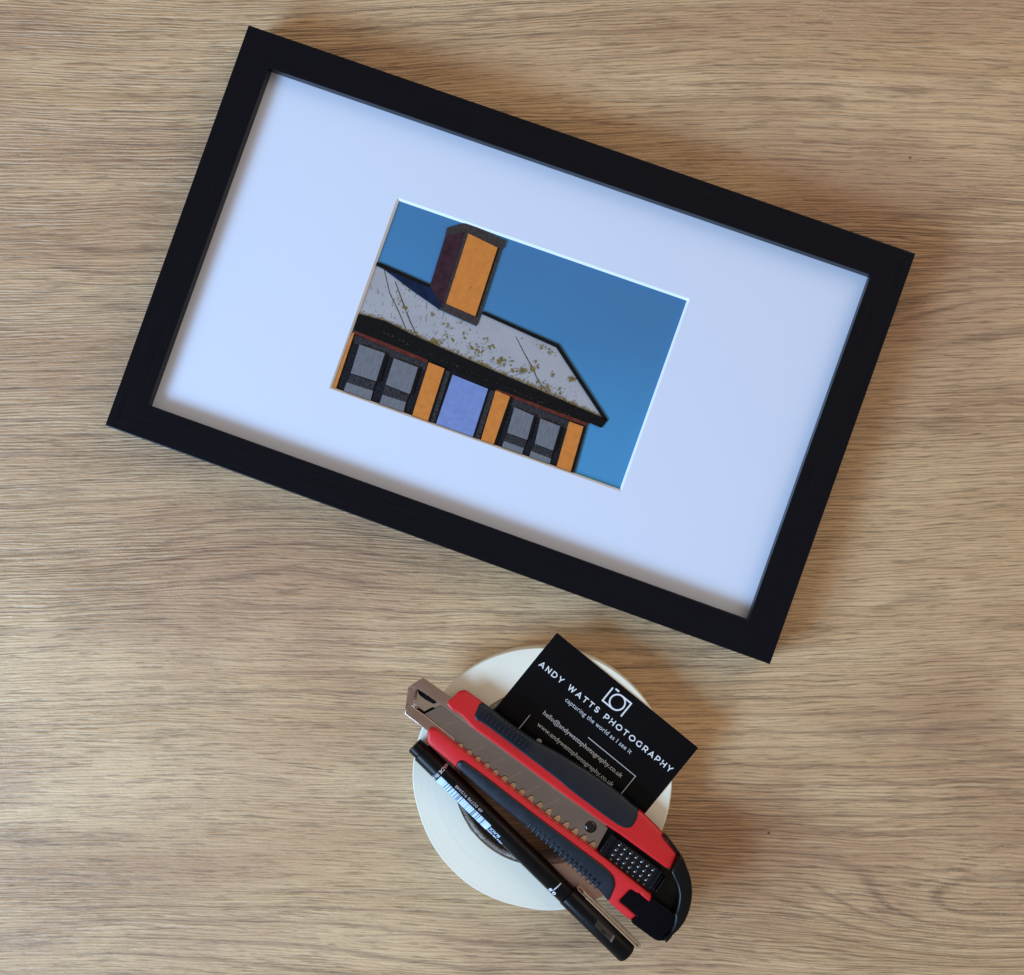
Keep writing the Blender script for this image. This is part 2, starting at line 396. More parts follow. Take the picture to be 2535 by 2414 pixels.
# the printed photograph: one flat sheet with its picture as flat print
PR = {"chimney_cap": [[[-45.56, 39.02], [-46.03, 43.09], [-39.26, 47.61], [-36.0, 48.15], [-16.67, 46.39], [-16.61, 42.09], [-19.56, 42.34], [-35.47, 43.9], [-37.27, 43.97]]], "chimney_side": [[[-45.42, 39.17], [-37.0, 44.06], [-35.47, 6.4], [-44.37, 13.63]]], "chimney_frame": [[[-37.0, 44.06], [-17.41, 42.4], [-16.23, 2.71], [-35.64, 4.37]]], "chimney_orange": [[[-35.26, 43.87], [-19.52, 41.96], [-18.35, 6.98], [-34.01, 8.09]]], "roof": [[[-72.69, 15.09], [-69.27, 14.12], [-35.57, 4.2], [-16.32, 2.68], [-15.73, 9.57], [24.03, 6.42], [56.99, -19.34], [24.5, -16.92], [-5.57, -15.05], [-43.03, -12.19], [-72.72, -11.06]]], "roof_shade": [[[-69.09, 14.18], [-56.57, 14.59], [-44.72, 13.5], [-36.97, 10.6], [-35.66, 4.17], [-52.53, 8.81]]], "ridge_left": [[[-72.89, 16.21], [-69.02, 16.18], [-44.62, 14.33], [-44.5, 12.89], [-69.03, 14.0], [-72.82, 14.36]]], "ridge_right": [[[-15.93, 10.68], [24.24, 7.48], [58.54, -18.79], [56.7, -19.64], [23.52, 5.65], [-15.95, 9.09]]], "eave": [[[-72.7, -10.56], [-58.77, -9.63], [-43.22, -11.66], [-5.72, -14.62], [24.38, -16.57], [56.63, -18.88], [58.78, -18.9], [57.16, -23.67], [50.44, -23.41], [2.21, -23.1], [-32.26, -20.21], [-72.35, -20.1]]], "wall": [[[-72.27, -19.48], [-32.64, -19.16], [50.23, -22.8], [51.91, -50.04], [-72.66, -50.96]]], "red_a": [[[-72.05, -19.0], [-52.21, -19.64], [-32.93, -20.54], [-32.93, -22.21], [-52.47, -21.7], [-72.13, -20.42]]], "red_b": [[[3.29, -22.82], [26.76, -23.26], [50.33, -23.65], [50.36, -25.39], [26.36, -24.88], [3.12, -24.26]]], "lintel_a": [[[-70.83, -20.75], [-32.91, -21.71], [-32.8, -25.61], [-70.71, -24.65]]], "lintel_b": [[[11.02, -24.41], [41.29, -25.67], [41.75, -29.71], [11.28, -28.73]]], "pane": [[[-67.08, -24.56], [-53.94, -24.48], [-53.46, -38.78], [-66.5, -39.13]], [[-49.0, -25.3], [-36.44, -25.61], [-35.83, -39.16], [-48.54, -38.72]], [[-66.75, -43.95], [-53.3, -43.64], [-52.77, -50.35], [-66.91, -50.41]], [[-48.28, -43.84], [-36.24, -43.53], [-35.7, -49.73], [-48.27, -49.94]], [[14.13, -28.21], [24.4, -28.99], [25.29, -41.11], [15.01, -41.12]], [[27.9, -29.22], [38.08, -29.54], [38.74, -41.82], [29.38, -41.62]], [[14.87, -45.38], [25.05, -45.4], [25.21, -50.23], [14.85, -50.29]], [[28.82, -45.53], [39.17, -45.77], [39.43, -50.08], [29.15, -50.3]]], "rail": [[[-66.67, -39.49], [-53.48, -39.28], [-53.3, -43.64], [-66.72, -43.74]], [[-48.62, -39.04], [-36.04, -39.43], [-36.16, -43.5], [-48.28, -43.84]], [[14.84, -41.48], [25.24, -41.52], [25.05, -45.4], [14.87, -45.38]], [[29.3, -41.94], [38.74, -42.11], [39.08, -45.8], [28.82, -45.53]]], "orange": [[[-32.3, -21.5], [-24.09, -21.86], [-23.09, -49.99], [-31.2, -49.91]], [[2.87, -23.56], [10.43, -24.13], [10.87, -50.13], [4.23, -49.93]], [[41.39, -25.93], [48.72, -25.97], [50.25, -50.05], [43.06, -49.86]], [[-72.49, -20.54], [-71.38, -19.76], [-70.72, -50.28], [-72.43, -50.48]]], "lavender": [[[-19.33, -23.33], [-0.84, -24.18], [0.11, -50.22], [-18.95, -49.7]]], "dark_edge": [[[-24.09, -21.86], [-22.94, -22.04], [-21.73, -50.19], [-23.09, -49.99]], [[10.43, -24.13], [11.63, -24.2], [11.93, -50.34], [10.7, -50.19]], [[48.72, -25.97], [49.97, -25.92], [51.56, -50.17], [50.25, -50.05]], [[-0.84, -24.18], [0.28, -24.28], [1.17, -50.43], [0.02, -50.25]], [[-53.94, -24.48], [-52.2, -24.65], [-51.31, -38.71], [-53.46, -38.78]], [[-36.44, -25.61], [-35.03, -25.7], [-34.45, -39.46], [-35.83, -39.16]], [[24.4, -28.99], [25.6, -29.06], [26.52, -41.26], [25.29, -41.11]], [[38.08, -29.54], [39.39, -29.66], [40.05, -41.94], [38.74, -41.82]], [[-19.52, 41.96], [-18.61, 41.88], [-17.67, 6.73], [-18.52, 6.92]]], "post": [[[-23.61, -22.38], [-20.84, -22.39], [-19.78, -49.6], [-22.21, -49.68]], [[-0.13, -24.22], [2.62, -24.24], [3.5, -50.09], [1.11, -50.26]], [[49.54, -24.71], [50.28, -24.05], [52.25, -49.92], [51.26, -49.88]]], "crack": [[[-68.31, 13.66], [-67.87, 13.81], [-61.55, 4.19], [-54.19, -3.1], [-48.18, -9.66], [-48.65, -10.02], [-54.65, -3.46], [-62.01, 3.83]], [[-61.5, 10.12], [-60.97, 10.3], [-54.16, 2.33], [-47.35, -5.63], [-41.66, -11.31], [-42.22, -11.7], [-48.06, -5.87], [-54.68, 1.85]], [[3.08, 4.18], [3.37, 4.47], [10.41, -2.08], [16.81, -7.67], [20.84, -12.13], [27.11, -16.0], [26.41, -16.24], [20.38, -12.49], [16.26, -8.06], [9.95, -2.44]]]}
LICHEN = [[-56.7, 3.91, 2.76, 5.52], [-52.62, -0.58, 1.1, 2.76], [-42.97, -10.98, 2.76, 1.84], [-50.46, 8.55, 3.22, 2.76], [-31.64, -10.94, 3.68, 2.76], [-29.07, -7.1, 3.68, 2.3], [-20.19, -3.0, 2.02, 3.68], [-14.08, -7.73, 4.14, 3.22], [-10.96, -9.58, 2.58, 2.3], [-24.57, 2.35, 2.3, 0.92], [0.32, -9.55, 4.14, 2.02], [4.81, -6.99, 2.58, 1.84], [7.67, -10.89, 3.22, 2.02], [12.18, -9.79, 2.3, 1.38], [-6.22, -4.97, 1.84, 2.02], [21.46, -13.87, 2.76, 2.76], [16.06, -6.96, 1.84, 3.22], [32.1, -13.55, 2.3, 2.3], [36.33, -6.19, 3.22, 1.66], [33.75, -15.42, 3.68, 2.3], [38.45, -17.67, 4.14, 1.84], [25.56, -14.39, 3.68, 2.02], [16.14, 3.85, 6.44, 1.29], [22.29, 3.07, 4.14, 1.84], [26.0, -7.38, 1.66, 2.02], [-21.57, -14.29, 5.52, 1.29], [-6.03, -13.74, 4.6, 1.29], [-35.14, -12.17, 5.52, 1.29], [9.22, -15.24, 5.52, 1.29], [19.47, -16.53, 5.52, 1.29], [47.49, -18.39, 5.52, 1.29], [52.44, -18.6, 3.22, 0.92], [-61.41, -10.55, 5.52, 0.83], [-51.37, -10.97, 5.52, 0.83], [-37.51, 2.73, 1.1, 2.76], [-10.08, -2.4, 1.38, 1.84], [-29.76, -2.42, 2.76, 1.84]]
ZP = MATZ-1.5
clip_r = (wx0+BV+0.02, wx1-BV-0.02, wy0+BV+0.02, wy1-BV-0.02)
def clip_poly(p):
    for ax, lim, sg in ((0, clip_r[0], 1), (0, clip_r[1], -1), (1, clip_r[2], 1), (1, clip_r[3], -1)):
        o = []
        for i in range(len(p)):
            a, b = p[i-1], p[i]; da, db = (a[ax]-lim)*sg, (b[ax]-lim)*sg
            if (da >= 0) != (db >= 0):
                k = da/(da-db); o.append((a[0]+(b[0]-a[0])*k, a[1]+(b[1]-a[1])*k))
            if db >= 0: o.append(tuple(b))
        p = o
        if not p: return []
    return p
pm = []; pidx = {}
def pmat(name, fn):
    pidx[name] = len(pm); pm.append(fn)
def print_sky():
    t = NT('print_sky'); v, p = t.obj()
    n = t.noise(v, 14, 2, 0.4)
    k = t.step(t.add(t.mul(p[1], -1.0), t.mul(t.sub(n, 0.5), 0.06)), -0.05, 0.055)
    t.set(Base_Color=t.mix(k, (0.066, 0.200, 0.40), (0.074, 0.290, 0.55)), Roughness=0.5, Specular_IOR_Level=0.12); return t.mat
def print_roof():
    t = NT('print_roof'); v, p = t.obj()
    n = t.noise(v, 90, 4, 0.6); m = t.noise(v, 700, 3, 0.7)
    c = t.mix(n, (0.34, 0.335, 0.365), (0.46, 0.45, 0.475))
    c = t.mix(t.step(m, 0.62, 0.72, 0.0, 0.7), c, (0.14, 0.13, 0.12))
    t.set(Base_Color=c, Roughness=0.5, Specular_IOR_Level=0.12); return t.mat
def print_flat(name, col, var=0.2, scale=500, stretch=(1, 1)):
    t = NT(name); v, p = t.obj()
    n = t.noise(t.vec(t.mul(p[0], scale*stretch[0]), t.mul(p[1], scale*stretch[1]), 0), 1, 4, 0.65)
    t.set(Base_Color=t.mix(t.step(n, 0.3, 0.7), tuple(c*(1-var) for c in col), tuple(min(1, c*(1+var)) for c in col)), Roughness=0.5, Specular_IOR_Level=0.12); return t.mat
pmat('sky', print_sky()); pmat('roof', print_roof())
pmat('black', print_flat('print_black', (0.0065, 0.006, 0.0065), 0.3))
pmat('timber', print_flat('print_timber', (0.035, 0.033, 0.038), 0.75, 1100, (1.6, 0.6)))
pmat('wall', print_flat('print_wall', (0.013, 0.013, 0.018), 0.6, 900))
pmat('orange', print_flat('print_orange', (0.64, 0.222, 0.046), 0.08, 300))
pmat('maroon', print_flat('print_maroon', (0.045, 0.018, 0.026), 0.3, 300))
pmat('shade', print_flat('print_shade', (0.007, 0.016, 0.05), 0.3, 200))
pmat('red', print_flat('print_red', (0.12, 0.026, 0.018), 0.3, 400))
pmat('pane', print_flat('print_pane', (0.165, 0.172, 0.195), 0.14, 500, (2, .5)))
pmat('lavender', print_flat('print_lavender', (0.20, 0.27, 0.56), 0.08, 300))
pmat('frame', print_flat('print_chimney_frame', (0.048, 0.038, 0.036), 0.35, 700))
pmat('lichen', print_flat('print_lichen', (0.20, 0.145, 0.035), 0.75, 1800))
pmat('stain', print_flat('print_stain', (0.27, 0.255, 0.25), 0.45, 1400))
pmat('crack', print_flat('print_crack', (0.10, 0.09, 0.07), 0.6, 900))
g = G()
g.add([(clip_r[0]-0.9, clip_r[2]-0.9, ZP-0.01), (clip_r[1]+0.9, clip_r[2]-0.9, ZP-0.01), (clip_r[1]+0.9, clip_r[3]+0.9, ZP-0.01), (clip_r[0]-0.9, clip_r[3]+0.9, ZP-0.01)], [(0, 1, 2, 3)], 0)
zl = ZP
def layer(polys, mi):
    global zl
    zl += 0.012
    for p in polys:
        zl += 0.0005 if mi in ('lichen', 'crack', 'roof', 'stain', 'timber') else 0.0
        q = clip_poly([tuple(a) for a in p])
        if len(q) > 2:
            q = ccw(q); g.add([(x, y, zl) for x, y in q], [list(range(len(q)))], pidx[mi])
layer(PR['wall'], 'wall'); layer(PR['lintel_a']+PR['lintel_b'], 'timber'); layer(PR['roof'], 'roof')
layer(PR['crack'], 'crack')
rnd = random.Random(3)
lp = []
def blob(x, y, r, ang=0.0, el=1.6):
    n = rnd.randint(9, 14); p = []
    for k in range(n):
        a = 2*math.pi*k/n; q = r*rnd.uniform(0.35, 1.2)
        px, py = q*el*math.cos(a), q*math.sin(a)
        p.append((x+px*math.cos(ang)-py*math.sin(ang), y+px*math.sin(ang)+py*math.cos(ang)))
    return p
for cx_, cy_, rx, ry in LICHEN:
    for _ in range(int(4+rx*ry*1.9)):
        lp.append(blob(cx_+rnd.gauss(0, rx*0.5), cy_+rnd.gauss(0, ry*0.5), abs(rnd.gauss(0.12, 0.20))+0.07, rnd.uniform(-0.9, -0.3)))
e = PR['eave'][0]
for i in range(1, 7):
    a, b = Vector(e[i-1]), Vector(e[i])
    for _ in range(int((b-a).length*2.6)):
        q = a.lerp(b, rnd.random()); lp.append(blob(q.x, q.y+abs(rnd.gauss(0, 0.8)), rnd.uniform(0.10, 0.36), rnd.uniform(-0.6, 0)))
sp = []
for _ in range(110):
    e0 = PR['roof'][0]; k = rnd.random(); h = rnd.random()
    top = Vector(e0[0]).lerp(Vector(e0[6]), k); bot = Vector(e0[10]).lerp(Vector(e0[7]), k)
    q = top.lerp(bot, h); sp.append(blob(q.x, q.y, rnd.uniform(0.12, 0.45), math.atan2(bot.y-top.y, bot.x-top.x)+0.5+rnd.gauss(0, 0.12), rnd.uniform(2.0, 6.0)))
def in_roof(q):
    r = PR['roof'][0]; c = False
    for i in range(len(r)):
        (x1, y1), (x2, y2) = r[i-1], r[i]
        if (y1 > q[1]) != (y2 > q[1]) and q[0] < (x2-x1)*(q[1]-y1)/(y2-y1)+x1: c = not c
    return c
layer([s for s in sp if all(in_roof(a) for a in s)], 'stain')
lp = [s for s in lp if sum(in_roof(a) for a in s) > len(s)*0.6]
for i in (4, 10, 13, 16, 18, 25):
    cx_, cy_, rx, ry = LICHEN[i]
    for _ in range(3): lp.append(blob(cx_+rnd.gauss(0, rx*.3), cy_+rnd.gauss(0, ry*.3), rnd.uniform(0.6, 1.0), rnd.uniform(-0.9, -0.2)))
layer(lp, 'lichen')
layer(PR['roof_shade'], 'shade'); layer(PR['eave']+PR['ridge_left']+PR['ridge_right'], 'black')
layer(PR['red_a']+PR['red_b'], 'red'); layer(PR['pane'], 'pane'); layer(PR['rail'], 'timber')
layer(PR['lavender'], 'lavender'); layer(PR['post'], 'timber'); layer(PR['chimney_frame'], 'frame')
layer(PR['chimney_side'], 'maroon'); layer(PR['orange']+PR['chimney_orange'], 'orange'); layer(PR['dark_edge'], 'black')
layer(PR['chimney_cap'], 'frame')
# small dark scuffs on the orange chimney panel and chips along the edges of the orange boards
oc = PR['chimney_orange'][0]
q = Vector(oc[1]).lerp(Vector(oc[2]), 0.62).lerp(Vector(oc[0]).lerp(Vector(oc[3]), 0.75), 0.42)
sc_ = [blob(q.x, q.y+0.5, 0.26, 1.3, 2.2), blob(q.x+0.1, q.y-0.5, 0.2, 1.1, 2.0)]
for pl in [oc]+PR['orange']:
    for i in range(4):
        a, b = Vector(pl[i]), Vector(pl[(i+1) % 4])
        for _ in range(7):
            k = a.lerp(b, rnd.random()); sc_.append(blob(k.x, k.y, rnd.uniform(0.05, 0.18), math.atan2(b.y-a.y, b.x-a.x), 2.4))
layer(sc_, 'timber')
# pale flecks of peeling paint along the eave and on the timbers
fl = []
for i in range(1, 6):
    a, b = Vector(e[i]), Vector(e[i+1])
    for _ in range(14):
        q = a.lerp(b, rnd.random()); fl.append(blob(q.x-0.6+rnd.gauss(0, .1), q.y-5.2+rnd.gauss(0, 0.15), rnd.uniform(0.03, 0.09), -0.35, 2.5))
layer(fl, 'roof')
g.build('photo_print', pm, FR)

# ------------------------------------------------------------------ roll of tape
RL = thing('tape_roll', 'cream roll of wide paper tape lying flat under the knife and the pen', 'tape roll', ([-5.69, -127.59][0], [-5.69, -127.59][1], 0))
HR = 15.0
key = [(-180, 60.6), (-163+0, 60.6), (-92, 60.5), (-47, 60.5), (0, 60.9), (22, 61.2), (50, 61.8), (82, 62.4), (103, 61.1), (122, 60.9), (137, 60.5), (163, 60.1), (180, 60.6)]
def outer(a):
    d = -math.degrees(a)
    d = (d+180) % 360-180
    for (a0, r0), (a1, r1) in zip(key[:-1], key[1:]):
        if a0 <= d <= a1:
            k = (d-a0)/(a1-a0); k = k*k*(3-2*k); return (r0+(r1-r0)*k)*1.018
    return 61.7
g = G(); NA = 200; rr = random.Random(5)
nr = 44
rings = []
for i in range(nr+1):
    k = i/nr
    rings.append((k, HR-abs(rr.gauss(0, 0.006)) - (0.0 if 0 < i < nr else 0.45)))
vs = []; fs = []
ph = [rr.uniform(0, 6.28) for _ in range(nr+1)]
for i, (k, z) in enumerate(rings):
    for j in range(NA):
        a = 2*math.pi*j/NA; ro = outer(a); ri = 41.65
        kk = k if i < nr else 1.0
        if i == nr-1: kk = 1.0-0.35/20
        if i == 1: kk = 0.35/20
        r = ri+(ro-ri)*kk
        vs.append((r*math.cos(a), r*math.sin(a), z+0.008*math.sin(a*2+ph[i])))
for z in (HR*0.5, 0.3, 0.0):
    for j in range(NA):
        a = 2*math.pi*j/NA; r = outer(a)-(0.3 if z == 0 else 0)+0.12*math.sin(a*5+z); vs.append((r*math.cos(a), r*math.sin(a), z))
for j in range(NA):
    a = 2*math.pi*j/NA; vs.append((41.65*math.cos(a), 41.65*math.sin(a), 0))
nrow = nr+1+4
for i in range(nrow):
    i2 = (i+1) % nrow
    for j in range(NA):
        j2 = (j+1) % NA; fs.append((i*NA+j, i*NA+j2, i2*NA+j2, i2*NA+j))
g.add(vs, fs).build('wound_tape', M['tape'], RL, 50)
g = G(); vs = []; fs = []
cp = [(41.5, 0), (41.5, 14.0), (41.1, 14.5), (39.6, 14.4), (39.1, 13.9), (38.9, 13), (38.9, 0)]
for i, (r, z) in enumerate(cp):
    for j in range(120):
        a = 2*math.pi*j/120; q = r+(rr.gauss(0, 0.07) if 1 < i < 5 else 0)
        vs.append((q*math.cos(a), q*math.sin(a), z+(rr.gauss(0, 0.10) if 1 < i < 5 else 0)))
for i in range(len(cp)):
    i2 = (i+1) % len(cp)
    for j in range(120):
        j2 = (j+1) % 120; fs.append((i*120+j, i*120+j2, i2*120+j2, i2*120+j))
g.add(vs, fs).build('cardboard_core', M['cardboard'], RL, 50)

# ------------------------------------------------------------------ business card
CA = thing('business_card', 'black business card with white lettering and camera outline tucked under the knife', 'business card', ([1.69, -58.61][0], [1.69, -58.61][1], 15.06), -0.68113)
g = G()
slab(g, [(0, 0), (86.37, 0), (86.37, -55), (0, -55)], 0, 0.36, 0.02, 1, mi=0, mtop=1)
g.build('card_sheet', [M['paper'], M['card']], CA, 30)
ZT = 0.372
def card_text(name, s, u, v, width, h, mat, bold=0.0, spacing=1.0):
    vs, fs = text2d(s, width, h, bold, spacing)
    g = G(); g.add([(x+u, y-v, ZT) for x, y in vs], fs); return g.build(name, mat, CA)
def arcp(cx, cy, rx, ry, a0, a1, n=10): return [(cx+rx*math.cos(R(a0+(a1-a0)*k/n)), cy+ry*math.sin(R(a0+(a1-a0)*k/n))) for k in range(n+1)]
GLYPH = {   # geometric capitals: advance width and strokes on a cap height of 1
    'A': (0.86, [[(0, 0), (0.43, 1), (0.86, 0)], [(0.17, 0.27), (0.69, 0.27)]]), 'N': (0.74, [[(0, 0), (0, 1), (0.74, 0), (0.74, 1)]]),
    'D': (0.84, [[(0, 0), (0, 1)] + arcp(0.36, 0.5, 0.48, 0.5, 90, -90, 14) + [(0, 0)]]), 'Y': (0.78, [[(0, 1), (0.39, 0.42), (0.78, 1)], [(0.39, 0.42), (0.39, 0)]]),
    'W': (1.24, [[(0, 1), (0.31, 0), (0.62, 1), (0.93, 0), (1.24, 1)]]), 'T': (0.76, [[(0, 1), (0.76, 1)], [(0.38, 1), (0.38, 0)]]),
    'S': (0.64, [arcp(0.32, 0.745, 0.29, 0.255, 35, 270) + arcp(0.32, 0.245, 0.31, 0.245, 90, -145)]),
    'P': (0.70, [[(0, 0), (0, 1)] + arcp(0.36, 0.67, 0.34, 0.33, 90, -90) + [(0, 0.34)]]), 'H': (0.76, [[(0, 0), (0, 1)], [(0.76, 0), (0.76, 1)], [(0, 0.5), (0.76, 0.5)]]),
    'O': (1.02, [arcp(0.51, 0.5, 0.51, 0.5, 0, 360, 26)]), 'G': (0.92, [arcp(0.5, 0.5, 0.5, 0.5, 48, 318, 20) + [(0.87, 0.47)]]),
    'R': (0.72, [[(0, 0), (0, 1)] + arcp(0.36, 0.67, 0.34, 0.33, 90, -90) + [(0, 0.34)], [(0.38, 0.34), (0.70, 0)]]), ' ': (0.30, [])}
def capitals(g, s, u, v, width, h, wd):
    adv = []; x = 0.0
    for ch in s: adv.append(x); x += GLYPH[ch][0]+0.60
    k = width/((x-0.60)*h)
    n = 0
    for ch, a in zip(s, adv):
        for st in GLYPH[ch][1]:
            n += 1; stroke(g, [(u+(a+px)*h*k, -v+wd/2+py*(h-wd)) for px, py in st], wd, ZT+0.0015*(n % 2))
g = G(); capitals(g, 'ANDY WATTS PHOTOGRAPHY', 3.2, 17.5, 78.6, 2.8, 0.49)
g.build('printed_name', M['ink'], CA)
card_text('printed_tagline', 'capturing the world as I see it', 23.0, 22.5, 39.2, 2.15, M['ink_thin'], 0.006, 1.1)
card_text('printed_email', 'hello@andywattsphotography.co.uk', 18.8, 33.9, 47.2, 2.2, M['ink_thin'], 0.008)
card_text('printed_website', 'www.andywattsphotography.co.uk', 20.0, 39.8, 45.4, 2.2, M['ink_thin'], 0.008)
g = G()
stroke(g, [(36.6, -3.8), (36.6, -11.2), (42.4, -11.2)], 0.72, ZT)
stroke(g, [(42.6, -3.8), (47.9, -3.8), (47.9, -11.2)], 0.72, ZT)
stroke(g, [(38.3, -3.1), (39.6, -3.1)], 0.8, ZT)
ring(g, 42.5, -7.5, 3.65, 0.72, ZT)
g.build('camera_logo', M['ink'], CA)
g = G()
stroke(g, [(42.4, -28.9), (70.7, -28.9), (70.7, -50)], 0.36, ZT)
stroke(g, [(14.6, -38.2), (14.6, -50.5), (42, -50.5)], 0.36, ZT)
g.build('bracket_line', M['ink_thin'], CA)
g = G()
ic = chaikin([(24.4, -43.8), (26.8, -43.8), (26.8, -46.2), (24.4, -46.2)], 2)
g.add([(x, y, ZT) for x, y in ic], [list(range(len(ic)))])
stroke(g, [(24.7, -44.6), (26.3, -44.6)], 0.25, ZT+0.004, 1); stroke(g, [(24.7, -45.3), (26.3, -45.3)], 0.25, ZT+0.004, 1)
ring(g, 29.7, -45.6, 1.1, 0.25, ZT); ring(g, 29.7, -45.6, 0.5, 0.2, ZT)
g.build('printed_icons', [M['ink_thin'], M['card']], CA)

for o in CA.children:
    if o.name != 'card_sheet': o.scale = (1.016, 1.016, 1)

